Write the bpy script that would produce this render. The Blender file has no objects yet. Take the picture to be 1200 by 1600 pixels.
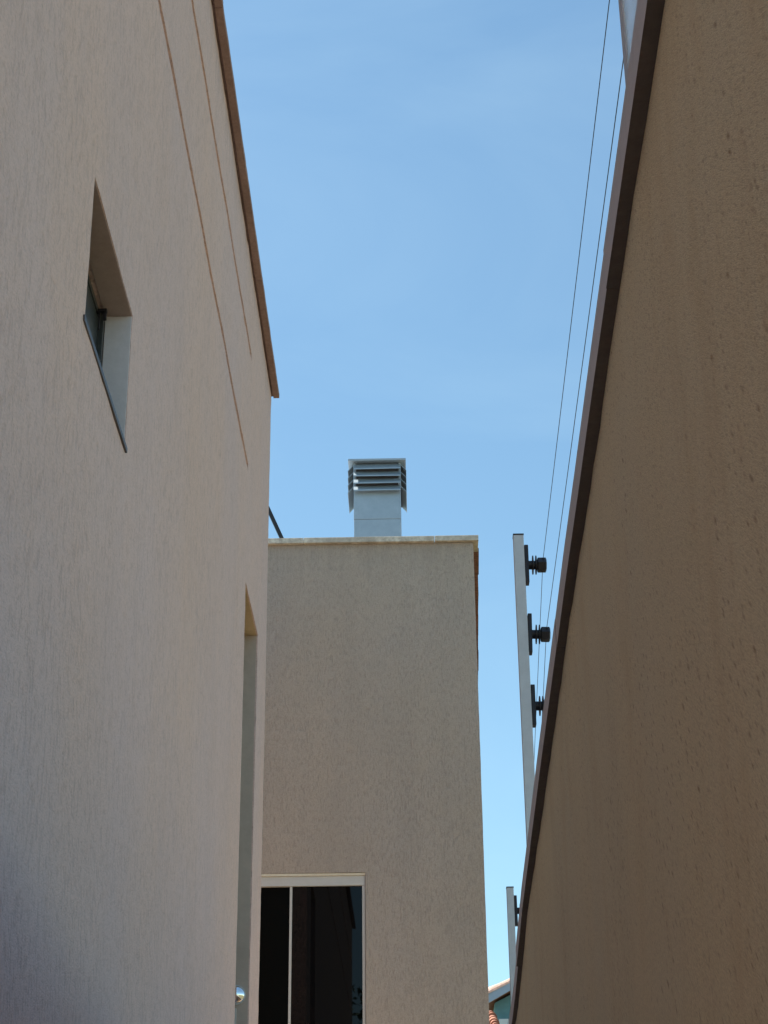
import bpy, bmesh, math, random
from mathutils import Vector, Matrix, noise
random.seed(7)
R = math.radians
scene = bpy.context.scene
col = scene.collection

# ---------------------------------------------------------------- camera, light, exposure
cam_d = bpy.data.cameras.new('camera'); cam = bpy.data.objects.new('camera', cam_d); col.objects.link(cam)
rot = Matrix(((0.9998, 0.015963, 0.012051), (0.017778, -0.433125, -0.901159), (-0.009166, 0.901193, -0.433322)))
cam.matrix_world = Matrix.Translation((0, 0, 1.6)) @ rot.to_4x4()
cam_d.sensor_fit = 'VERTICAL'; cam_d.sensor_height = 36; cam_d.lens = 2788 / 1600 * 36
cam_d.clip_start = 0.05; cam_d.clip_end = 5000
scene.camera = cam

SUN_EL, SUN_AZ = R(62), R(170)          # azimuth counted from +x towards +y
S = Vector((math.cos(SUN_EL) * math.cos(SUN_AZ), math.cos(SUN_EL) * math.sin(SUN_AZ), math.sin(SUN_EL)))
w = bpy.data.worlds.new('World'); scene.world = w; w.use_nodes = True
wn, wl = w.node_tree.nodes, w.node_tree.links
wn.clear()
out = wn.new('ShaderNodeOutputWorld'); bg = wn.new('ShaderNodeBackground'); sky = wn.new('ShaderNodeTexSky')
sky.sky_type = 'NISHITA'; sky.sun_disc = False; sky.sun_elevation = SUN_EL
sky.sun_rotation = math.atan2(S.x, S.y)
sky.air_density = 1.12; sky.dust_density = .3; sky.ozone_density = 2.6; sky.altitude = 300
bg.inputs['Strength'].default_value = 0.083
# very thin high cirrus
tc = wn.new('ShaderNodeTexCoord'); mp = wn.new('ShaderNodeMapping'); mp.inputs['Scale'].default_value = (1.0, 2.2, 3.0)
mp.inputs['Rotation'].default_value = (0.3, 0.5, 0.4)
nz = wn.new('ShaderNodeTexNoise'); nz.inputs['Scale'].default_value = 2.2; nz.inputs['Detail'].default_value = 7; nz.inputs['Roughness'].default_value = .55
nz.inputs['Distortion'].default_value = .6
mr = wn.new('ShaderNodeMapRange'); mr.inputs['From Min'].default_value = .42; mr.inputs['From Max'].default_value = .8; mr.inputs['To Max'].default_value = .085
mx = wn.new('ShaderNodeMix'); mx.data_type = 'RGBA'
wl.new(tc.outputs['Generated'], mp.inputs['Vector']); wl.new(mp.outputs[0], nz.inputs['Vector']); wl.new(nz.outputs['Fac'], mr.inputs['Value'])
wl.new(mr.outputs[0], mx.inputs['Factor']); wl.new(sky.outputs[0], mx.inputs['A']); mx.inputs['B'].default_value = (6.5, 7.2, 8.0, 1)
tn = wn.new('ShaderNodeMix'); tn.data_type = 'RGBA'; tn.blend_type = 'MULTIPLY'; tn.inputs['Factor'].default_value = 1
tn.inputs['B'].default_value = (.95, 1.075, .955, 1); wl.new(mx.outputs['Result'], tn.inputs['A']); wl.new(tn.outputs['Result'], bg.inputs['Color']); wl.new(bg.outputs[0], out.inputs[0])

sd = bpy.data.lights.new('sun', 'SUN'); sd.energy = 5.0; sd.angle = R(.53); sd.color = (1, .955, .88)
so = bpy.data.objects.new('sun', sd); col.objects.link(so); so.rotation_euler = S.to_track_quat('Z', 'Y').to_euler()
so.location = (-10, 3, 25)

vs = scene.view_settings
vs.view_transform = 'Standard'; vs.look = 'None'; vs.gamma = 1; vs.use_curve_mapping = False; vs.exposure = 1.3
scene.render.engine = 'CYCLES'
scene.cycles.max_bounces = 10; scene.cycles.diffuse_bounces = 6

# ---------------------------------------------------------------- materials
def mat_base(name, color, rough=.8, metal=0.0, spec=.5):
    m = bpy.data.materials.new(name); m.use_nodes = True
    b = m.node_tree.nodes['Principled BSDF']
    b.inputs['Base Color'].default_value = (*color, 1); b.inputs['Roughness'].default_value = rough
    b.inputs['Metallic'].default_value = metal; b.inputs['Specular IOR Level'].default_value = spec
    return m, b, m.node_tree

def node(nt, kind, **kw):
    n = nt.nodes.new(kind)
    for k, v in kw.items():
        if hasattr(n, k) and not k[0].isupper(): setattr(n, k, v)
        else: n.inputs[k.replace('_', ' ')].default_value = v
    return n

def coords(nt, scale, offset=(0, 0, 0)):
    g = node(nt, 'ShaderNodeNewGeometry'); m = node(nt, 'ShaderNodeMapping'); m.inputs['Scale'].default_value = scale
    m.inputs['Location'].default_value = offset
    nt.links.new(g.outputs['Position'], m.inputs['Vector'])
    return m.outputs[0]

def mixcol(nt, fac, a, b, blend='MIX'):
    x = node(nt, 'ShaderNodeMix', data_type='RGBA', blend_type=blend)
    for sock, v in (('Factor', fac), ('A', a), ('B', b)):
        if hasattr(v, 'links'): nt.links.new(v, x.inputs[sock])
        else: x.inputs[sock].default_value = v if sock == 'Factor' else (*v, 1)
    return x.outputs['Result']

def ramp(nt, src, lo, hi, tlo=0., thi=1.):
    r = node(nt, 'ShaderNodeMapRange'); nt.links.new(src, r.inputs['Value'])
    r.inputs['From Min'].default_value = lo; r.inputs['From Max'].default_value = hi
    r.inputs['To Min'].default_value = tlo; r.inputs['To Max'].default_value = thi
    return r.outputs[0]

def noise_tex(nt, vec, scale, detail=4, rough=.6):
    n = node(nt, 'ShaderNodeTexNoise'); n.inputs['Scale'].default_value = scale
    n.inputs['Detail'].default_value = detail; n.inputs['Roughness'].default_value = rough
    nt.links.new(vec, n.inputs['Vector']); return n.outputs['Fac']

def math_n(nt, op, a, b=None):
    n = node(nt, 'ShaderNodeMath', operation=op)
    for i, v in enumerate((a, b)):
        if v is None: continue
        if hasattr(v, 'links'): nt.links.new(v, n.inputs[i])
        else: n.inputs[i].default_value = v
    return n.outputs[0]

def bump(nt, b, h, dist, strength=1.0):
    n = node(nt, 'ShaderNodeBump'); n.inputs['Distance'].default_value = dist; n.inputs['Strength'].default_value = strength
    nt.links.new(h, n.inputs['Height']); nt.links.new(n.outputs[0], b.inputs['Normal'])

def plaster(name, color, pit, streak, grain, bd=.004, contrast=.4, gcon=.4, blotch=.10, spots=0.0, top=None, shear=0.0, tint=(.42, .36, .27), mark=.5):
    """scraped render: short vertical drag marks over pebbly sand, uneven patches, rain streaks"""
    m, b, nt = mat_base(name, color, .93, spec=.12)
    dens = noise_tex(nt, coords(nt, (1.7, 1.7, .8), (11, 3, 2)), 1.0, 5, .65)
    def tex(scale, off=(0, 0, 0)):                  # float marks run at a slant where shear is set
        if not shear: return coords(nt, scale, off)
        gg = node(nt, 'ShaderNodeNewGeometry'); sp_ = node(nt, 'ShaderNodeSeparateXYZ'); nt.links.new(gg.outputs['Position'], sp_.inputs[0])
        cb = node(nt, 'ShaderNodeCombineXYZ'); nt.links.new(math_n(nt, 'MULTIPLY', sp_.outputs['Y'], scale[1]), cb.inputs[0])
        zz = math_n(nt, 'SUBTRACT', sp_.outputs['Z'], math_n(nt, 'MULTIPLY', sp_.outputs['Y'], shear))
        nt.links.new(math_n(nt, 'ADD', math_n(nt, 'MULTIPLY', zz, scale[2]), off[0] * 7.3), cb.inputs[1]); return cb.outputs[0]
    a = noise_tex(nt, tex(streak), 1.0, 2, .6)
    g = noise_tex(nt, tex(grain), 1.0, 3, .75)
    g2 = noise_tex(nt, tex(tuple(k * .37 for k in grain), (2, 7, 3)), 1.0, 3, .7)
    blot = noise_tex(nt, coords(nt, (.9, .9, .5)), 1.0, 6, .62)
    blot2 = noise_tex(nt, coords(nt, (3.1, 3.1, 1.3), (8, 1, 4)), 1.0, 5, .6)
    rain = noise_tex(nt, coords(nt, (6, 6, .28), (5, 2, 0)), 1.0, 4, .6)
    warm = tuple(x * y for x, y in zip(color, (1.06, 1.0, .90)))
    c = mixcol(nt, ramp(nt, blot, .35, .68, 0, 1), color, warm)
    c = mixcol(nt, ramp(nt, blot2, .42, .72, 0, blotch * 2.2), c, tuple(x * .80 for x in color))
    c = mixcol(nt, ramp(nt, rain, .5, .78, 0, blotch * 2.5), c, tuple(x * .80 for x in color))
    st = math_n(nt, 'MULTIPLY', ramp(nt, a, .33, .50, 1, 0), ramp(nt, dens, .3, .65, .35, 1))
    c = mixcol(nt, math_n(nt, 'MULTIPLY', st, contrast), c, pit)
    c = mixcol(nt, ramp(nt, g, .32, .52, gcon, 0), c, pit)
    c = mixcol(nt, ramp(nt, g, .52, .72, 0, gcon * .5), c, tuple(min(.85, x * 1.22) for x in color))
    c = mixcol(nt, ramp(nt, g2, .34, .5, gcon * .5, 0), c, pit)
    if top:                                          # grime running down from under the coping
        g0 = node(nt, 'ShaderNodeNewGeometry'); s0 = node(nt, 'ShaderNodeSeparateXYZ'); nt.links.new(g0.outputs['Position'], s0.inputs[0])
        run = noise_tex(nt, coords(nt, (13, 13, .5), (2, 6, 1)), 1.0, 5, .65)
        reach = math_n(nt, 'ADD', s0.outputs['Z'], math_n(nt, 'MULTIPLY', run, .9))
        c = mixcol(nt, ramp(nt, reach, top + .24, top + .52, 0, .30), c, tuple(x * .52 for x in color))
    if spots:
        geo = node(nt, 'ShaderNodeNewGeometry'); sep = node(nt, 'ShaderNodeSeparateXYZ'); nt.links.new(geo.outputs['Position'], sep.inputs[0])
        for sc, lo, rad, amt in (((44, 95), .58, .25, spots), ((22, 48), .72, .17, spots * 1.3), ((80, 190), .52, .32, spots * .7)):
            cmo = tex((1, sc[0], sc[1]), (sc[0], 0, 0))
            jig = node(nt, 'ShaderNodeVectorMath', operation='ADD'); nt.links.new(cmo, jig.inputs[0])
            nn = node(nt, 'ShaderNodeTexNoise'); nn.inputs['Scale'].default_value = 3.1; nn.inputs['Detail'].default_value = 3; nt.links.new(cmo, nn.inputs['Vector'])
            sc_ = node(nt, 'ShaderNodeVectorMath', operation='SCALE'); sc_.inputs['Scale'].default_value = .14; nt.links.new(nn.outputs['Color'], sc_.inputs[0]); nt.links.new(sc_.outputs[0], jig.inputs[1])
            v = node(nt, 'ShaderNodeTexVoronoi', voronoi_dimensions='2D'); v.inputs['Scale'].default_value = 1
            nt.links.new(jig.outputs[0], v.inputs['Vector'])
            pick = node(nt, 'ShaderNodeSeparateColor'); nt.links.new(v.outputs['Color'], pick.inputs[0])
            den = noise_tex(nt, coords(nt, (4, 4, 2.2), (9, 0, sc[0])), 1.0, 3, .6)
            keep = math_n(nt, 'MULTIPLY', ramp(nt, pick.outputs[0], lo, lo + .2), ramp(nt, den, .42, .62))
            sp = math_n(nt, 'MULTIPLY', ramp(nt, v.outputs['Distance'], rad * .25, rad, 1, 0), keep)
            c = mixcol(nt, math_n(nt, 'MULTIPLY', sp, amt), c, (.30, .14, .06))
        so_ = noise_tex(nt, coords(nt, (7, 7, 2.6), (1, 4, 2)), 1.0, 6, .72)
        c = mixcol(nt, ramp(nt, so_, .5, .72, 0, .45), c, tint)
    nt.links.new(c, b.inputs['Base Color'])
    h = math_n(nt, 'ADD', math_n(nt, 'MULTIPLY', ramp(nt, a, .33, .5), mark), math_n(nt, 'ADD', math_n(nt, 'MULTIPLY', g, .9), math_n(nt, 'MULTIPLY', g2, .6)))
    bump(nt, b, h, bd, .9)
    return m

def grainy(name, color, dark, scale=40, rough=.8, amount=.5, bd=.0015, metal=0.0, spec=.4):
    m, b, nt = mat_base(name, color, rough, metal, spec)
    n1 = noise_tex(nt, coords(nt, (scale,) * 3), 1.0, 5, .7)
    n2 = noise_tex(nt, coords(nt, (3, 3, 3), (4, 4, 4)), 1.0, 4, .6)
    c = mixcol(nt, ramp(nt, n1, .35, .65, amount, 0), color, dark)
    c = mixcol(nt, ramp(nt, n2, .4, .7, 0, amount * .8), c, dark)
    nt.links.new(c, b.inputs['Base Color']); bump(nt, b, n1, bd)
    return m

M = {}
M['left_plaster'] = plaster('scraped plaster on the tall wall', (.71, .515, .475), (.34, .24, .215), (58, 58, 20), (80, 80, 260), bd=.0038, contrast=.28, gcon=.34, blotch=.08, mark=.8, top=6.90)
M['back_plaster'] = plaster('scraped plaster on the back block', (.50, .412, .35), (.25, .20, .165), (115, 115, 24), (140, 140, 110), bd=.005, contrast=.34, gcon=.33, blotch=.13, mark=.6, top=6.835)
M['side_plaster'] = plaster('sanded plaster on the boundary wall', (.83, .705, .51), (.48, .38, .255), (80, 80, 230), (230, 230, 800), bd=.0009, contrast=.15, gcon=.62, blotch=.05, spots=.5, shear=.7, tint=(.66, .47, .27), mark=.2)
M['reveal'] = grainy('smooth painted reveal', (.62, .58, .60), (.42, .39, .40), 30, .7, .25)
M['coping'] = grainy('cement coping', (.37, .245, .22), (.17, .105, .09), 40, .85, .5)
M['coping_pale'] = grainy('weathered pale coping', (.78, .69, .57), (.34, .27, .21), 22, .85, .75)
M['coping_grey'] = grainy('lilac grey lightened coping edge', (.62, .555, .57), (.46, .41, .415), 60, .6, .3)
M['coping_dark'] = grainy('coping underside with painted shade', (.145, .12, .11), (.08, .065, .06), 60, .8, .5)  # shade beneath the overhang is put into this dark colour
M['roof_red'] = grainy('red clay coping', (.40, .19, .13), (.10, .05, .04), 30, .85, .8)
M['soffit'] = grainy('smooth brown soffit with painted shade', (.42, .32, .30), (.28, .21, .20), 30, .9, .4)  # darker brown paints in the shade under the window head
M['slate'] = grainy('dark sill stone', (.085, .065, .065), (.035, .028, .03), 60, .5, .5)
M['white_alu'] = grainy('white coated aluminium', (.60, .57, .53), (.48, .45, .41), 20, .4, .25, .0004)
M['galv'] = grainy('galvanised sheet', (.34, .41, .46), (.26, .32, .37), 14, .42, .5, .0006, .45)
M['galv_dark'] = grainy('inside of the cowl', (.10, .10, .11), (.05, .05, .05), 14, .8, .5, .0006, 0)
M['post_alu'] = grainy('dull aluminium post', (.60, .61, .63), (.42, .43, .45), 25, .5, .35, .0005, .25)
M['black_plastic'] = grainy('black insulator plastic', (.022, .018, .024), (.01, .01, .01), 50, .45, .4, .0004)
M['black_steel'] = grainy('black painted steel', (.016, .016, .02), (.008, .008, .01), 50, .5, .4, .0004)
M['wire'], _, _ = mat_base('steel wire', (.10, .10, .105), .45, .8)
M['chrome'], _, _ = mat_base('chrome', (.85, .86, .87), .06, 1.0)
M['dark_glass'], gb, gnt = mat_base('dark tinted glass', (.0012, .0014, .0020), .012, 0, .22)
M['dark_glass_b'], _, _ = mat_base('dark tinted glass of the sliding sash', (.0018, .0022, .0018), .3, 0, .06)
M['green_glass'], _, _ = mat_base('grey green glass', (.05, .055, .056), .3, 0, .5)
M['blue'], _, _ = mat_base('blue plastic', (.02, .05, .28), .5)
M['screen'], sb, _ = mat_base('pale blue polycarbonate', (.93, .95, .97), .35, 0, .5)
sb.inputs['Transmission Weight'].default_value = .85; sb.inputs['IOR'].default_value = 1.15; sb.inputs['Roughness'].default_value = .6
M['screen_trim'] = grainy('lilac grey aluminium trim', (.45, .43, .47), (.35, .33, .36), 30, .5, .3, .0004)
M['tile'] = grainy('clay roof tile', (.40, .17, .10), (.15, .07, .05), 22, .85, .6)
M['tile_pale'] = grainy('weathered clay tile', (.62, .42, .34), (.25, .15, .11), 18, .85, .7)
M['teal'] = grainy('teal house paint', (.16, .33, .36), (.10, .20, .22), 6, .8, .5)
M['fascia'] = grainy('blue grey fascia', (.38, .44, .52), (.28, .33, .40), 8, .6, .4)
M['white_paint'] = grainy('white paint', (.74, .76, .74), (.5, .5, .5), 6, .8, .4)
M['concrete'] = grainy('concrete paving', (.60, .56, .50), (.45, .41, .36), 9, .9, .4, .002)
M['soil'] = grainy('dry lawn and soil', (.12, .12, .05), (.10, .07, .04), 2, .95, .7, .01)
M['bark'] = grainy('bark', (.11, .08, .055), (.04, .03, .02), 30, .9, .6, .01)
M['leaf'] = grainy('leaves', (.06, .10, .03), (.03, .055, .015), 3, .6, .7, .0005)
M['roof_grey'] = grainy('fibre cement roofing', (.32, .31, .30), (.18, .17, .16), 8, .9, .5)

# ---------------------------------------------------------------- helpers
def tag(o, label=None, cat=None, group=None, kind=None):
    for k, v in (('label', label), ('category', cat), ('group', group), ('kind', kind)):
        if v: o[k] = v
    return o

def empty(name, loc, rz=0, **kw):
    o = bpy.data.objects.new(name, None); col.objects.link(o); o.location = loc; o.rotation_euler = (0, 0, rz)
    o.empty_display_size = .2
    return tag(o, **kw)

def link(name, me, mat, parent=None, loc=None):
    o = bpy.data.objects.new(name, me); col.objects.link(o)
    if mat is not None and not me.materials: me.materials.append(mat)
    if parent is not None: o.parent = parent
    if loc is not None: o.location = loc
    return o

def mesh_from(name, verts, faces, smooth=False):
    me = bpy.data.meshes.new(name); me.from_pydata([tuple(v) for v in verts], [], faces); me.update()
    if smooth:
        for p in me.polygons: p.use_smooth = True
    return me

def bm_mesh(name, bm, smooth=False):
    me = bpy.data.meshes.new(name); bmesh.ops.recalc_face_normals(bm, faces=bm.faces); bm.to_mesh(me); bm.free()
    if smooth:
        for p in me.polygons: p.use_smooth = True
    return me

def add_box(bm, lo, hi, bev=0.0, mtx=None):
    r = bmesh.ops.create_cube(bm, size=1)
    c = [(a + b) / 2 for a, b in zip(lo, hi)]; s = [b - a for a, b in zip(lo, hi)]
    for v in r['verts']:
        v.co = Vector((v.co.x * s[0] + c[0], v.co.y * s[1] + c[1], v.co.z * s[2] + c[2]))
        if mtx: v.co = mtx @ v.co
    if bev:
        es = {e for v in r['verts'] for e in v.link_edges}
        bmesh.ops.bevel(bm, geom=list(es), offset=bev, segments=2, affect='EDGES', profile=.6)
    return bm

def box(name, lo, hi, mat, parent=None, bev=0.0, mtx=None, wob=0.0):
    bm = bmesh.new(); add_box(bm, lo, hi, bev, mtx)
    if wob:
        for v in bm.verts: v.co += noise.noise_vector(v.co * 9) * wob
    return link(name, bm_mesh(name, bm), mat, parent)

def local(parent, p): return Vector(p) - Vector(parent.location)

def pbox(name, lo, hi, mat, parent, bev=0.0, wob=0.0):
    """box given in world metres, parented to an unrotated empty"""
    return box(name, local(parent, lo), local(parent, hi), mat, parent, bev, None, wob)

def tube(bm, pts, r, seg=8, cap=True):
    pts = [Vector(p) for p in pts]; rings = []
    for i, p in enumerate(pts):
        d = (pts[min(i + 1, len(pts) - 1)] - pts[max(i - 1, 0)]).normalized()
        a = d.cross(Vector((0, 0, 1)) if abs(d.z) < .95 else Vector((1, 0, 0))).normalized(); b = d.cross(a)
        rr = r[i] if isinstance(r, (list, tuple)) else r
        rings.append([bm.verts.new(p + (a * math.cos(t) + b * math.sin(t)) * rr) for t in [k * 2 * math.pi / seg for k in range(seg)]])
    for u, v in zip(rings, rings[1:]):
        for k in range(seg): bm.faces.new((u[k], u[(k + 1) % seg], v[(k + 1) % seg], v[k]))
    if cap: bm.faces.new(rings[0][::-1]); bm.faces.new(rings[-1])

def lines(a, b, cuts, step):
    pts = sorted({round(a, 5), round(b, 5), *[round(c, 5) for c in cuts if a < c < b]})
    res = [pts[0]]
    for p, q in zip(pts, pts[1:]):
        n = max(1, math.ceil((q - p) / step - 1e-6))
        res += [p + (q - p) * k / n for k in range(1, n + 1)]
    return res

def wobble(p, n, amp):
    v = noise.noise_vector(p * 11) * (.0012 * amp) + noise.noise_vector(p * 37 + Vector((5, 5, 5))) * (.0008 * amp)
    return p + v + n * (noise.noise(Vector((p.x, p.y * 1.7, p.z * .5))) * .003 * amp)

def facade(name, place, normal, u0, u1, v0, v1, holes, step, mat, parent, amp=1.0, extra=None, topfn=None):
    """wall face as a fine uneven grid with recesses; place(u, v, depth) -> world point.  holes: (u0, u1, v0, v1, depth)"""
    us = lines(u0, u1, [h[0] for h in holes] + [h[1] for h in holes], step)
    vsn = lines(v0, v1, [h[2] for h in holes] + [h[3] for h in holes], step)
    nu, nv = len(us) - 1, len(vsn) - 1
    def dep(i, j):
        if i < 0 or j < 0 or i >= nu or j >= nv: return None
        a, b = (us[i] + us[i + 1]) / 2, (vsn[j] + vsn[j + 1]) / 2
        for h in holes:
            if h[0] < a < h[1] and h[2] < b < h[3]: return h[4]
        return 0.0
    D = [[dep(i, j) for j in range(nv)] for i in range(nu)]
    verts, faces, idx = [], [], {}
    def V(i, j, d):
        k = (i, j, d)
        if k not in idx:
            v = vsn[j]
            if topfn: v = v0 + (v - v0) * (topfn(us[i]) - v0) / (v1 - v0)
            p = Vector(place(us[i], v, d))
            p = wobble(p, normal, amp * (1 if d == 0 else .5))
            idx[k] = len(verts); verts.append(local(parent, p))
        return idx[k]
    for i in range(nu):
        for j in range(nv):
            d = D[i][j]
            faces.append((V(i, j, d), V(i + 1, j, d), V(i + 1, j + 1, d), V(i, j + 1, d)))
            if i + 1 < nu and D[i + 1][j] != d:
                e = D[i + 1][j]; faces.append((V(i + 1, j, d), V(i + 1, j, e), V(i + 1, j + 1, e), V(i + 1, j + 1, d)))
            if j + 1 < nv and D[i][j + 1] != d:
                e = D[i][j + 1]; faces.append((V(i, j + 1, d), V(i + 1, j + 1, d), V(i + 1, j + 1, e), V(i, j + 1, e)))
    if extra:                                       # the other sides of the same wall, joined to the edges of the grid
        for far in extra:
            if far[0] == 'u1':
                base = [V(nu, j, 0.0) for j in range(nv + 1)]
                back = []
                for j in range(nv + 1):
                    v = vsn[j] if not topfn else v0 + (vsn[j] - v0) * (topfn(us[nu]) - v0) / (v1 - v0)
                    verts.append(local(parent, Vector(far[1](v)))); back.append(len(verts) - 1)
                for j in range(nv): faces.append((base[j], back[j], back[j + 1], base[j + 1]))
            elif far[0] == 'u0':
                base = [V(0, j, 0.0) for j in range(nv + 1)]
                back = []
                for j in range(nv + 1):
                    v = vsn[j] if not topfn else v0 + (vsn[j] - v0) * (topfn(us[0]) - v0) / (v1 - v0)
                    verts.append(local(parent, Vector(far[1](v)))); back.append(len(verts) - 1)
                for j in range(nv): faces.append((back[j], base[j], base[j + 1], back[j + 1]))
            elif far[0] == 'top':
                base = [V(i, nv, 0.0) for i in range(nu + 1)]
                back = []
                for i in range(nu + 1):
                    verts.append(local(parent, Vector(far[1](us[i])))); back.append(len(verts) - 1)
                for i in range(nu): faces.append((base[i], base[i + 1], back[i + 1], back[i]))
            elif far[0] == 'raw':
                k0 = len(verts)
                for p in far[1]: verts.append(local(parent, Vector(p)))
                for f in far[2]: faces.append(tuple(k0 + q for q in f))
    me = mesh_from(name, verts, faces)
    bm = bmesh.new(); bm.from_mesh(me); bmesh.ops.recalc_face_normals(bm, faces=bm.faces); bm.to_mesh(me); bm.free()
    return link(name, me, mat, parent)

# ---------------------------------------------------------------- ground
def sheet(name, x0, x1, y0, y1, z, mat, n=1):
    bm = bmesh.new()
    vs_ = [[bm.verts.new((x0 + (x1 - x0) * i / n, y0 + (y1 - y0) * j / n, z)) for j in range(n + 1)] for i in range(n + 1)]
    for i in range(n):
        for j in range(n): bm.faces.new((vs_[i][j], vs_[i + 1][j], vs_[i + 1][j + 1], vs_[i][j + 1]))
    return tag(link(name, bm_mesh(name, bm), mat), kind='structure')
sheet('ground', -1500, 1500, -1500, 1500, -.12, M['soil'])
pv = tag(box('path', (-.8, -6, -.2), (.21, 11.4, 0), M['concrete']), kind='structure')
pv2 = tag(box('patio', (-12, -16, -.2), (9, -6.002, 0), M['concrete']), kind='structure')

# ---------------------------------------------------------------- tall building on the left
XL = -.8; TOPL = 6.90; YN, YF = -.95, 9.38
LB = empty('house_building', (-4, 4, 0), label='tall scraped-plaster building on the left with two long grooves and small deep window', cat='building')
GR = [( -.95, 8.09, 5.733, 5.775, .014), (-.95, 8.115, 6.393, 6.437, .014)]
WIN = (3.82, 4.51, 3.99, 4.426, .11)
REC = (8.12, 8.83, 2.2, 5.13, .13)
holes = GR + [WIN, REC]
xb = -8.0
raw_v = [(xb, YN, 0), (xb, YF, 0), (xb, YF, TOPL), (xb, YN, TOPL)]
def lift(u):                                        # the render coat thickens at a vertical day joint
    t = min(1, max(0, (u - 7.70) / .07)); return .0020 * t * t * (3 - 2 * t) - .0016 * math.exp(-((u - 7.715) / .03) ** 2)
facade('wall', lambda u, v, d: (XL - d + lift(u), u, v), Vector((1, 0, 0)), YN, YF, 0, TOPL, holes, .04, M['left_plaster'], LB, 1.0,
       extra=[('u1', lambda v: (xb, YF, v)), ('u0', lambda v: (xb, YN, v)), ('raw', raw_v, [(0, 1, 2, 3)])])
# flat roof behind the coping
pbox('roof', (xb + .02, YN + .02, TOPL - .2), (XL - .02, YF - .02, TOPL - .002), M['roof_grey'], LB)
# coping slabs
def slab_row(parent, cuts, axis, a0, a1, z0, th, mat, zfn=None, seed=0, n_out=.0):
    rnd = random.Random(seed)
    for k, (p, q) in enumerate(zip(cuts, cuts[1:])):
        j1, j2 = rnd.uniform(-.0015, .0015), rnd.uniform(-.001, .001)
        g = .0016
        if axis == 'y': lo, hi = (a0 + j1, p + g, z0 + j2), (a1 + j1, q - g, z0 + th + j2)
        else: lo, hi = (p + g, a0 + j1, z0 + j2), (q - g, a1 + j1, z0 + th + j2)
        pbox('coping_slab', lo, hi, mat, parent, .002, .0012)
def drip_slab(parent, p, q, x_in, x_out, x_g, z0, th, mat, seed):
    """coping slab with a drip groove cut in its underside next to the wall"""
    n = max(4, int((q - p) / .06)); vs_, fs = [], []; rn = random.Random(seed); j = rn.uniform(-.0015, .0015); jz = rn.uniform(-.001, .0015)
    for i in range(n + 1):
        y = p + .0018 + (q - p - .0036) * i / n
        wv = noise.noise(Vector((y * 7, seed, 0))) * .0016 + noise.noise(Vector((y * 31, seed, 4))) * .0009
        prof = [(x_in, z0 + .012), (x_g, z0 + .012), (x_g + .001, z0), (x_out + wv * .6 - .002, z0), (x_out + wv, z0 + .003), (x_out + wv, z0 + th - .004), (x_out - .005 + wv, z0 + th), (x_in, z0 + th)]
        for x, z in prof: vs_.append(local(parent, (x + j, y, z + jz + wv * .3)))
    for i in range(n):
        for e in range(8): fs.append((i * 8 + e, i * 8 + (e + 1) % 8, i * 8 + 8 + (e + 1) % 8, i * 8 + 8 + e))
    fs += [tuple(range(7, -1, -1)), tuple(n * 8 + e for e in range(8))]
    o = link('coping_slab', mesh_from('coping_slab', vs_, fs), mat, parent)
    bm = bmesh.new(); bm.from_mesh(o.data); bmesh.ops.recalc_face_normals(bm, faces=bm.faces); bm.to_mesh(o.data); bm.free()
    return o
cl_ = [YN - .03, .0, 1.0, 2.0, 3.0, 4.0, 5.0, 5.98, 7.12, 8.12, 8.98, YF + .035]
for k, (p, q) in enumerate(zip(cl_, cl_[1:])): drip_slab(LB, p, q, -1.06, -.752, -.788, TOPL + .001, .030, M['coping'], k)
slab_row(LB, [-8.0, -7, -6, -5, -4, -3, -2, -1.065], 'x', YF - .2, YF + .035, TOPL + .001, .028, M['coping'], seed=4)
# little window: sill, glass, sash, latch, far reveal
sill = pbox('sill', (XL - .105, 3.80, 3.974), (XL + .006, 4.522, 3.9905), M['slate'], LB, .002, .0018)
fr = pbox('reveal_lining', (XL - .0795, 4.503, 3.992), (XL - .003, 4.509, 4.422), M['reveal'], LB, 0, .0006)
pbox('soffit_lining', (XL - .0795, 3.823, 4.4225), (XL - .003, 4.5025, 4.4253), M['soffit'], LB, 0, .0006)
f1 = bmesh.new()
for lo, hi in (((XL - .105, 3.822, 3.992), (XL - .085, 3.845, 4.424)), ((XL - .105, 4.482, 3.992), (XL - .0815, 4.5085, 4.424)),
               ((XL - .1075, 3.846, 4.404), (XL - .0925, 4.481, 4.424)), ((XL - .1075, 3.846, 3.992), (XL - .0925, 4.481, 4.012))):
    add_box(f1, local(LB, lo), local(LB, hi), .001)
wf = link('window_frame', bm_mesh('window_frame', f1), M['green_glass'], LB); wf['label'] = 'grey green sash of the small deep window'
gl = pbox('pane', (XL - .101, 3.846, 4.0122), (XL - .097, 4.481, 4.4038), M['green_glass'], LB)
lt = bmesh.new()
for lo, hi in (((XL - .115, 4.44, 4.402), (XL - .066, 4.455, 4.412)), ((XL - .107, 4.442, 4.372), (XL - .098, 4.454, 4.4018)),
               ((XL - .090, 4.444, 4.345), (XL - .085, 4.452, 4.4018)), ((XL - .077, 4.442, 4.378), (XL - .067, 4.454, 4.4018))):
    add_box(lt, local(LB, lo), local(LB, hi), .0008)
link('window_latch', bm_mesh('window_latch', lt), M['black_plastic'], LB)
pbox('latch_tab', (XL - .094, 4.470, 4.168), (XL - .084, 4.494, 4.20), M['blue'], LB, .001)
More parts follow.
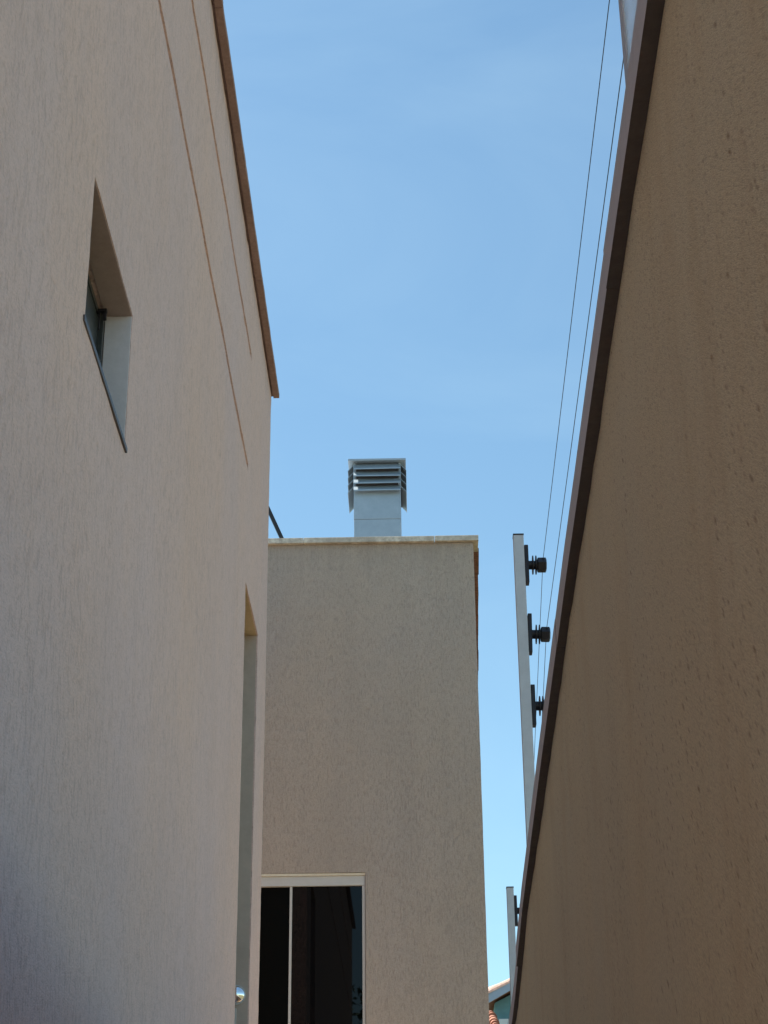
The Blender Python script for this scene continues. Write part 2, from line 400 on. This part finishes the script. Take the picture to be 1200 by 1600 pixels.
# tall recess with sash channel
M['jamb'] = grainy('smooth grey recess paint', (.56, .45, .38), (.40, .32, .27), 12, .85, .45)
M['ochre'] = grainy('recess soffit with painted bounce light', (.66, .49, .31), (.45, .32, .2), 12, .85, .45)  # golden colour includes warm light bounced up from sunlit ground
pbox('jamb_lining', (XL - .129, 8.8262, 2.201), (XL - .004, 8.8292, 5.125), M['jamb'], LB, 0, .0006)
pbox('soffit_lining', (XL - .129, 8.122, 5.1262), (XL - .004, 8.8255, 5.1292), M['ochre'], LB, 0, .0006)
pbox('recess_frame', (XL - .128, 8.14, 2.22), (XL - .108, 8.165, 5.11), M['white_alu'], LB)
pbox('recess_frame', (XL - .128, 8.79, 2.22), (XL - .108, 8.8255, 5.11), M['white_alu'], LB)
pbox('pane', (XL - .122, 8.166, 2.22), (XL - .114, 8.789, 5.11), M['dark_glass'], LB)
pbox('sash_channel', (XL - .074, 8.812, 2.21), (XL - .057, 8.8258, 3.185), M['white_alu'], LB, .001)

# chrome bulkhead light on the far side of the tall recess
bm = bmesh.new()
bmesh.ops.create_uvsphere(bm, u_segments=32, v_segments=16, radius=.044)
for v in list(bm.verts):
    if v.co.y > .004: bm.verts.remove(v)
for v in bm.verts: v.co.y *= .75
me = bm_mesh('dome', bm, True)
DL = empty('wall_light', (XL - .062, 8.8238, 3.25), label='small round chrome dome light low in the tall recess of the left wall', cat='light')
link('dome', me, M['chrome'], DL)
bm = bmesh.new(); tube(bm, [(0, .002, 0), (0, -.006, 0)], .047, 32)
link('base_ring', bm_mesh('base_ring', bm), M['post_alu'], DL)

# ---------------------------------------------------------------- building at the end of the alley
YB = 11.4; XR = .472; TOPB = 6.835
BB = empty('house_building', (-3, 14, 0), label='beige plaster block closing the alley with pale coping and dark sliding window', cat='building')
xl2, yb2 = -9.0, 19.0; SK = .029       # the right side drifts outwards along the boundary
WB = (-2.2, -.297, 2.6, 4.500, .055)
M['cream'] = grainy('cream lintel paint', (.80, .72, .56), (.6, .5, .38), 20, .8, .4)
fx = XR + SK * (yb2 - YB)
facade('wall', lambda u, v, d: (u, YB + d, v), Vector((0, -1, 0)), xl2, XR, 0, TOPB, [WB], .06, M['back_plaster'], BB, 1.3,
       extra=[('u1', lambda v: (fx, yb2, v)), ('u0', lambda v: (xl2, yb2, v)),
              ('raw', [(xl2, yb2, 0), (fx, yb2, 0), (fx, yb2, TOPB), (xl2, yb2, TOPB)], [(0, 1, 2, 3)])])
pbox('roof', (xl2 + .1, YB + .12, TOPB - .25), (XR - .02, yb2 - .1, TOPB - .01), M['roof_grey'], BB)
slab_row(BB, [-9.0, -8, -7, -6, -5, -4, -3, -2.05, -.72, .2, XR + .038], 'x', YB - .03, YB + .17, TOPB + .001, .04, M['coping_pale'], seed=8)
# slabs over the right side, following its drift
rnd = random.Random(2)
for k in range(18):
    y0 = YB + .172 + k * .4; y1 = y0 + .397
    xo = XR + SK * (y0 - YB) + .037 + rnd.uniform(-.003, .003); xo2 = XR + SK * (y1 - YB) + .037 + rnd.uniform(-.003, .003)
    z = TOPB + .001 + rnd.uniform(-.002, .002)
    vs_ = [local(BB, p) for p in ((xo - .25, y0, z), (xo, y0, z), (xo2, y1, z), (xo2 - .25, y1, z), (xo - .25, y0, z + .035), (xo, y0, z + .035), (xo2, y1, z + .035), (xo2 - .25, y1, z + .035))]
    o = link('coping_slab', mesh_from('coping_slab', vs_, [(3, 2, 1, 0), (4, 5, 6, 7), (0, 1, 5, 4), (1, 2, 6, 5), (2, 3, 7, 6), (3, 0, 4, 7)]), M['roof_red'], BB)
# window
pbox('lintel_lining', (-2.198, YB + .004, 4.4835), (-.2985, YB + .0535, 4.4985), M['cream'], BB, .001, .0008)
wfr = pbox('top_rail', (-2.198, YB + .012, 4.419), (-.2995, YB + .053, 4.482), M['white_alu'], BB, .002); wfr['label'] = 'white aluminium top rail of the dark window'
pbox('side_rail', (-.318, YB + .014, 2.602), (-.2995, YB + .053, 4.4185), M['white_alu'], BB, .0015)
pbox('side_rail', (-2.198, YB + .014, 2.602), (-2.18, YB + .053, 4.4185), M['white_alu'], BB, .0015)
pbox('meeting_rail', (-.785, YB + .018, 2.602), (-.769, YB + .040, 4.4185), M['white_alu'], BB, .0015)
pbox('pane', (-.7685, YB + .031, 2.602), (-.3185, YB + .036, 4.4185), M['dark_glass'], BB)
pbox('pane', (-2.179, YB + .041, 2.602), (-.7855, YB + .046, 4.4185), M['dark_glass_b'], BB)

# ---------------------------------------------------------------- chimney on its roof
CH = empty('chimney_vent', (-.22, 12.77, TOPB - .01), label='square grey metal chimney with louvred cowl rising behind the pale coping', cat='chimney')
wS = .1835; zb = TOPB - .01; H0 = 7.865 - zb; H1 = 8.083 - zb
seam = 7.592 - zb
box('shaft', (-wS, -wS, 0), (wS, wS, seam - .001), M['galv'], CH, .003)
box('shaft', (-wS - .002, -wS - .002, seam), (wS + .002, wS + .002, H0), M['galv'], CH, .003)
box('flashing', (-wS - .05, -wS - .05, .0), (-wS - .0025, wS + .05, .02), M['galv'], CH)
box('flue_core', (-.165, -.165, H0 + .001), (.165, .165, H1), M['galv_dark'], CH)
for sx in (-1, 1):
    for sy in (-1, 1):
        x, y = sx * (wS - .004), sy * (wS - .004)
        box('corner_post', (x - .009, y - .009, H0 + .001), (x + .009, y + .009, H1), M['galv'], CH)
def slat_mesh(L):
    """folded 3 mm sheet, lower edge outwards with a small hem; the ends a touch uneven"""
    bm = bmesh.new(); hh = .066; pr = .049
    prof = [(0, hh), (pr, .009), (pr, .0), (pr - .0025, .0), (pr - .0025, .0075), (-.003, hh - .003)]
    cols = [[bm.verts.new((x, -p[0] + noise.noise(Vector((x * 20, p[1] * 30, 1))) * .0012, p[1])) for p in prof] for x in [-L + 2 * L * k / 6 for k in range(7)]]
    n = len(prof)
    for a, b in zip(cols, cols[1:]):
        for i in range(n): bm.faces.new((a[i], a[(i + 1) % n], b[(i + 1) % n], b[i]))
    bm.faces.new(cols[0]); bm.faces.new(cols[-1][::-1])
    return bm_mesh('slat', bm)
sm = slat_mesh(wS + .001)
for q in range(4):
    for k in range(4):
        s = link('slat', sm, M['galv'], CH)
        tilt = R(random.uniform(-.5, .5))
        s.rotation_euler = (0, tilt, q * math.pi / 2)
        off = Vector((0, -wS + .001, 7.819 - zb + k * .0632)); off.rotate(Matrix.Rotation(q * math.pi / 2, 3, 'Z')); s.location = off
bm = bmesh.new(); add_box(bm, (-.228, -.232, H1 + .001), (.228, .232, H1 + .018), .002)
link('cowl_lid', bm_mesh('cowl_lid', bm), M['galv'], CH)

# black strut on the same roof
ST = empty('roof_strut', (-.95, 12.6, TOPB - .01), label='black steel strut leaning left on the far roof beside the tall wall', cat='strut')
def bar(bm, a, b, w_, h_):
    a, b = Vector(a), Vector(b); d = b - a; q = d.to_track_quat('Z', 'Y').to_matrix().to_4x4()
    add_box(bm, (-w_ / 2, -h_ / 2, 0), (w_ / 2, h_ / 2, d.length), .002, Matrix.Translation(a) @ q)
bm = bmesh.new(); bar(bm, (.245, 0, .01), (-.62, 0, 2.02), .03, .03); link('diagonal', bm_mesh('diagonal', bm), M['black_steel'], ST)
bm = bmesh.new(); bar(bm, (-.635, .0, .01), (-.635, .0, 2.1), .035, .035); link('upright', bm_mesh('upright', bm), M['black_steel'], ST)
bm = bmesh.new(); add_box(bm, (.19, -.05, 0), (.3, .05, .009)); link('foot_plate', bm_mesh('foot_plate', bm), M['black_steel'], ST)
bm = bmesh.new(); add_box(bm, (-.69, -.05, 0), (-.58, .05, .009)); link('foot_plate', bm_mesh('foot_plate', bm), M['black_steel'], ST)

# ---------------------------------------------------------------- boundary wall on the right
SB = .0145
def xw(y): return .2 + SB * y
KN = [(-6, 2.60), (1.1, 2.596), (1.6, 2.592), (2.24, 2.578), (2.97, 2.556), (3.99, 2.512), (4.7, 2.435), (6, 2.40), (11.37, 2.36)]
def wtop(y):
    for (a, za), (b, zb) in zip(KN, KN[1:]):
        if y <= b: return za + (zb - za) * max(0, (y - a)) / (b - a)
    return KN[-1][1]
TH = .13
BW = empty('boundary_wall', (.3, 3, 0), label='low warm beige boundary wall with stained plaster close on the right', cat='wall')
facade('wall', lambda u, v, d: (xw(u), u, v), Vector((-1, 0, 0)), -6, 11.37, 0, 2.6, [], .05, M['side_plaster'], BW, .8, topfn=wtop,
       extra=[('top', lambda u: (xw(u) + TH, u, wtop(u))), ('u1', lambda v: (xw(11.37) + TH, 11.37, v)), ('u0', lambda v: (xw(-6) + TH, -6, v)),
              ('raw', [(xw(-6) + TH, -6, 0), (xw(11.37) + TH, 11.37, 0), (xw(11.37) + TH, 11.37, wtop(11.37)), (xw(-6) + TH, -6, wtop(-6))], [(0, 1, 2, 3)])])
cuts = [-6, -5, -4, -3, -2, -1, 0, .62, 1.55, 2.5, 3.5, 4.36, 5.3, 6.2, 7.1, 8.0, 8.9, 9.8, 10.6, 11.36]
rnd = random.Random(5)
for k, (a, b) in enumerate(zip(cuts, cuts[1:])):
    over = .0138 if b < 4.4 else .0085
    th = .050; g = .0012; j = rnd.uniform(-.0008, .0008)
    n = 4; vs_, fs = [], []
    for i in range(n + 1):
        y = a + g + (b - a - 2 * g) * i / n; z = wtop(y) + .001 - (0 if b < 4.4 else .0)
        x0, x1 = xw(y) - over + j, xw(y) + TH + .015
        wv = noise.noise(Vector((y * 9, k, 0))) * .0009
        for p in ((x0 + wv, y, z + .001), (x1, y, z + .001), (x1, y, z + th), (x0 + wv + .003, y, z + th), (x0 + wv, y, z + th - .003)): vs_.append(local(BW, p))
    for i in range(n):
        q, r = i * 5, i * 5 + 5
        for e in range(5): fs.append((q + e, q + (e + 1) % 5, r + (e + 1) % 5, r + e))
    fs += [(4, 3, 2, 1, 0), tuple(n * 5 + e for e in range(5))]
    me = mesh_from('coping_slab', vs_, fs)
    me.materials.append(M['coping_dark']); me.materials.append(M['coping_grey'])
    for fi, p in enumerate(me.polygons): p.material_index = 0 if (fi >= n * 5 or fi % 5 in (0, 1)) else 1  # same slab: underside coloured as shaded, edge face as lit
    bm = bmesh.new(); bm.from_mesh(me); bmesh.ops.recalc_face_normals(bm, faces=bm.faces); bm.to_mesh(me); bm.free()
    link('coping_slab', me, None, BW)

# ---------------------------------------------------------------- electric fence
def insulator_meshes():
    pl = bmesh.new(); add_box(pl, (0, -.014, -.055), (.011, .014, .055), .002)
    stem = bmesh.new(); tube(stem, [(.011, 0, 0), (.034, 0, 0)], .012, 16)
    disc = bmesh.new(); tube(disc, [(.0, 0, 0), (.0024, 0, 0)], .026, 24)
    knob = bmesh.new()
    tube(knob, [(.034, 0, 0), (.036, 0, 0), (.0565, 0, 0), (.059, 0, 0)], [.017, .0205, .0205, .016], 6)
    return [bm_mesh(n, b) for n, b in (('back_plate', pl), ('stem', stem), ('disc', disc), ('knob', knob))]
IM = insulator_meshes()
def fence_post(x, y, ztop, zbot, label, w_):
    P = empty('fence_post', (x, y, zbot), label=label, cat='fence post', group='electric fence posts on the boundary wall')
    H = ztop - zbot
    box('post', (-w_ / 2, -w_ / 2, .005), (w_ / 2, w_ / 2, H - .004), M['post_alu'], P, .001)
    box('post_cap', (-w_ / 2 - .0008, -w_ / 2 - .0008, H - .0038), (w_ / 2 + .0008, w_ / 2 + .0008, H), M['black_plastic'], P, .0005)
    box('foot_plate', (-w_ / 2 - .02, -w_ / 2 - .02, 0), (w_ / 2 + .02, w_ / 2 + .02, .0048), M['post_alu'], P)
    z = ztop - .088
    for k in range(3):
        if z < zbot + .06: break
        i = link('insulator', IM[0], M['black_plastic'], P, (w_ / 2, 0, z - zbot))
        i.rotation_euler = (0, R(random.uniform(-1.5, 1.5)), 0)
        link('stem', IM[1], M['black_plastic'], i)
        link('disc', IM[2], M['black_plastic'], i, (.021, 0, 0)); link('disc', IM[2], M['black_plastic'], i, (.0295, 0, 0))
        link('knob', IM[3], M['black_plastic'], i)
        z -= .2
    return P
P1 = (.3045, 4.4); P2 = (.366, 6.6)
fence_post(*P1, 3.638, wtop(4.4) + .034, 'taller nearer grey fence post with three black insulators showing above the boundary wall', .0275)
fence_post(*P2, 3.215, wtop(6.6) + .034, 'small far grey fence post low between back block and boundary wall', .026)

wx0 = .3165
names = ['topmost fence wire, crossing the sky from the top edge to the highest insulator',
         'second fence wire, ending behind the pale blue screen at the top', 'third and lowest fence wire, mostly hidden behind the boundary wall coping']
for k in range(3):
    z1 = 3.55 - .2 * k + .012; z2 = 3.127 - .2 * k + .012
    x1 = P1[0] + .0137 + .050; x2 = P2[0] + .013 + .050
    pts = []
    y0 = -5.5
    for i in range(25):
        t = i / 24; y = y0 + (P1[1] - y0) * t
        sag = .05 * (4 * t * (1 - t)) * .35
        pts.append((x1 + SB * (y - P1[1]), y, z1 - sag + (.02 * (1 - t))))
    for i in range(1, 9):
        t = i / 8; z2b = max(z2, wtop(P2[1]) + .05)
        pts.append((x1 + (x2 - x1) * t, P1[1] + (P2[1] - P1[1]) * t, z1 + (z2b - z1) * t))
    if k < 2: pts.append((.46, YB - .002, 2.95 - .2 * k))
    bm = bmesh.new(); org = Vector(pts[0])
    tube(bm, [Vector(p) - org for p in pts], .0008, 6)
    for c in ((x1, P1[1], z1), (x2, P2[1], max(z2, wtop(P2[1]) + .05))):
        loop = [Vector((c[0] + .004 * math.sin(t), c[1] + .017 * math.cos(t), c[2] - .012 + .012 * math.sin(t * .5))) - org for t in [q * .5 for q in range(13)]]
        tube(bm, loop, .0009, 5)
    o = link('fence_wire', bm_mesh('fence_wire', bm, True), M['wire'], None, org)
    tag(o, label=names[k], cat='wire', group='electric fence wires')

# ---------------------------------------------------------------- pale screen standing on the wall, top right
yE = 1.93; zS0 = wtop(1.5) + .036
SC = empty('privacy_screen', (.30, 0, zS0), label='pale blue panel with lilac grey edge trim above the boundary wall, top right', cat='screen')
def xs(y): return .283 + SB * y
def sbox(name, y0, y1, z0, z1, dx0, dx1, mat, bev=.001):
    bm = bmesh.new(); add_box(bm, (dx0, y0, z0), (dx1, y1, z1), bev)
    for v in bm.verts: v.co.x += xs(v.co.y) - .30
    return link(name, bm_mesh(name, bm), mat, SC)
for a, b in ((yE - .98, yE - .034), (yE - 2.0, yE - 1.02), (yE - 3.0, yE - 2.02)):
    sbox('panel', a, b, .02, 1.25, -.003, .003, M['screen'])
for y in (yE, yE - 1.002, yE - 2.002, yE - 3.002):
    sbox('upright', y - .032, y + .0, .0, 1.28, -.0045, .0045, M['screen_trim'])
sbox('bottom_rail', yE - 3.02, yE - .0181, .0, .019, -.009, .009, M['screen_trim'])
sbox('top_rail', yE - 3.02, yE - .0181, 1.2505, 1.275, -.009, .009, M['screen_trim'])

# ---------------------------------------------------------------- houses beyond
def barrel(bm, a, b, r, seg=8):
    """half-round clay tile from a (low end) to b"""
    a, b = Vector(a), Vector(b); d = (b - a).normalized(); s = d.cross(Vector((0, 0, 1))).normalized(); u = s.cross(d)
    for rr, flip in ((r, 1),):
        ra = [bm.verts.new(a + s * math.cos(t) * rr + u * math.sin(t) * rr) for t in [math.pi * k / seg for k in range(seg + 1)]]
        rb = [bm.verts.new(b + s * math.cos(t) * rr * .8 + u * math.sin(t) * rr * .8) for t in [math.pi * k / seg for k in range(seg + 1)]]
        for k in range(seg): bm.faces.new((ra[k], ra[k + 1], rb[k + 1], rb[k]))
        bm.faces.new(ra)
HX, HY = 1.2, 26.0
FH = empty('far_house', (4.2, 30, 0), label='teal house with clay tiled gable and blue grey bargeboard in the far gap', cat='house')
eave = (1.04, 6.42); ridge = (4.2, 7.97); sl = (ridge[1] - eave[1]) / (ridge[0] - eave[0])
def gz(x): return ridge[1] - abs(x - ridge[0]) * sl
bm = bmesh.new()
pts = [(1.175, 0), (7.22, 0), (7.22, gz(7.22) - .12), (4.2, ridge[1] - .12), (1.175, gz(1.175) - .12)]
A = [bm.verts.new(local(FH, (p[0], HY + .35, p[1]))) for p in pts]; B = [bm.verts.new(local(FH, (p[0], HY + 8, p[1]))) for p in pts]
bm.faces.new(A); bm.faces.new(B[::-1])
for i in range(5): bm.faces.new((A[i], B[i], B[(i + 1) % 5], A[(i + 1) % 5]))
link('wall', bm_mesh('wall', bm), M['teal'], FH)
for sgn in (-1, 1):                                     # slightly bowed bargeboards
    bm = bmesh.new(); n = 14; prev = None
    for i in range(n + 1):
        t = i / n; x = ridge[0] + sgn * (ridge[0] - eave[0]) * (1 - t); z = eave[1] + (ridge[1] - eave[1]) * t + .05 * math.sin(t * math.pi)
        ring = [bm.verts.new(local(FH, p)) for p in ((x, HY, z - .13), (x, HY, z), (x, HY + .04, z), (x, HY + .04, z - .13))]
        if prev:
            for e in range(4): bm.faces.new((prev[e], prev[(e + 1) % 4], ring[(e + 1) % 4], ring[e]))
        else: bm.faces.new(ring[::-1])
        prev = ring
    bm.faces.new(prev)
    link('bargeboard', bm_mesh('bargeboard', bm), M['fascia'], FH)
    v = [local(FH, p) for p in ((ridge[0], HY + .041, ridge[1] - .03), (ridge[0] + sgn * 3.16, HY + .041, eave[1] - .03), (ridge[0] + sgn * 3.16, HY + 8.3, eave[1] - .03), (ridge[0], HY + 8.3, ridge[1] - .03))]
    v2 = [p - Vector((0, 0, .05)) for p in v]
    link('roof_deck', mesh_from('roof_deck', v + v2, [(0, 1, 2, 3), (7, 6, 5, 4), (0, 4, 5, 1), (1, 5, 6, 2), (2, 6, 7, 3)]), M['tile'], FH)
    bm = bmesh.new()
    for c in range(36):
        for k in range(8):
            t0, t1 = k / 8, (k + 1.15) / 8
            xa, xb_ = ridge[0] + sgn * 3.16 * (1 - t0), ridge[0] + sgn * 3.16 * max(0, 1 - t1)
            y = HY + .06 + c * .23 + random.uniform(-.012, .012)
            za = eave[1] + 1.55 * t0 + .05 * math.sin(t0 * math.pi); zb = eave[1] + 1.55 * min(t1, 1) + .05 * math.sin(min(t1, 1) * math.pi) - .01
            barrel(bm, local(FH, (xa, y, za + random.uniform(-.02, .04))), local(FH, (xb_, y, zb - .02)), random.uniform(.08, .115))
    tag(link('roof_tiles', bm_mesh('roof_tiles', bm), M['tile_pale'], FH), kind='stuff')
# low tiled annex in front, its corner in the gap
AH = empty('far_house', (-2.5, 24, 0), label='low house with orange clay roof at bottom of the far gap', cat='house')
pbox('wall', (-5.5, 22.4, 0), (1.0, 24.5, 5.15), M['white_paint'], AH)
bm = bmesh.new()
for c in range(42):
    x = 1.03 - c * .16
    for k in range(9):
        t0, t1 = k / 9, (k + 1.15) / 9
        barrel(bm, local(AH, (x, 22.1 + 2.4 * t0, 5.20 + .68 * t0 + random.uniform(0, .02))), local(AH, (x, 22.1 + 2.4 * t1, 5.20 + .68 * t1)), random.uniform(.055, .07))
tag(link('roof_tiles', bm_mesh('roof_tiles', bm), M['tile'], AH), kind='stuff')
v = [local(AH, p) for p in ((-5.8, 22.05, 5.19), (1.05, 22.05, 5.19), (1.05, 24.52, 5.87), (-5.8, 24.52, 5.87))]; v2 = [p - Vector((0, 0, .06)) for p in v]
link('roof_deck', mesh_from('roof_deck', v + v2, [(0, 1, 2, 3), (7, 6, 5, 4), (0, 4, 5, 1), (1, 5, 6, 2), (2, 6, 7, 3), (3, 7, 4, 0)]), M['tile'], AH)
pbox('parapet', (1.225, HY + .2, 5.7), (2.6, HY + .34, 6.115), M['white_paint'], FH)

# ---------------------------------------------------------------- tree behind the viewer, mirrored in the dark window
TR = empty('garden_tree', (-1.6, -9.5, 0), label='leafy tree mirrored in the lower right of the dark window', cat='tree')
bm = bmesh.new(); tube(bm, [(0, 0, -.12), (.05, 0, 1.5), (.0, .1, 3.2), (.1, .1, 5)], [.17, .14, .11, .06], 10)
rnd = random.Random(11); tips = []
for k in range(9):
    a = k * 2.4; h = 2.4 + k * .3; L = 1.9 - k * .1
    e = (L * math.cos(a), L * math.sin(a), h + 1.5 + .1 * k)
    tube(bm, [(.03, .06, h), (e[0] * .5, e[1] * .5, h + .9), e], [.06, .04, .015], 7); tips.append(e)
link('trunk', bm_mesh('trunk', bm, True), M['bark'], TR)
vv, ff = [], []
cl = [(Vector(t), .75) for t in tips] + [(Vector((rnd.gauss(0, 1.0), rnd.gauss(0, 1.0), rnd.uniform(4.0, 6.1))), rnd.uniform(.4, .8)) for _ in range(26)]
for c, r in cl:
    for _ in range(260):
        d = Vector((rnd.gauss(0, 1), rnd.gauss(0, 1), rnd.gauss(0, .8))).normalized() * r * rnd.uniform(.5, 1.1)
        p = c + d; a = Vector((rnd.gauss(0, 1), rnd.gauss(0, 1), rnd.gauss(0, 1))).normalized(); b = a.cross(Vector((rnd.gauss(0, 1), rnd.gauss(0, 1), rnd.gauss(0, 1)))).normalized()
        s = rnd.uniform(.05, .1); k = len(vv)
        vv += [p - a * s, p + b * s * .45, p + a * s, p - b * s * .45]; ff.append((k, k + 1, k + 2, k + 3))
tag(link('crown', mesh_from('crown', vv, ff), M['leaf'], TR), kind='stuff')
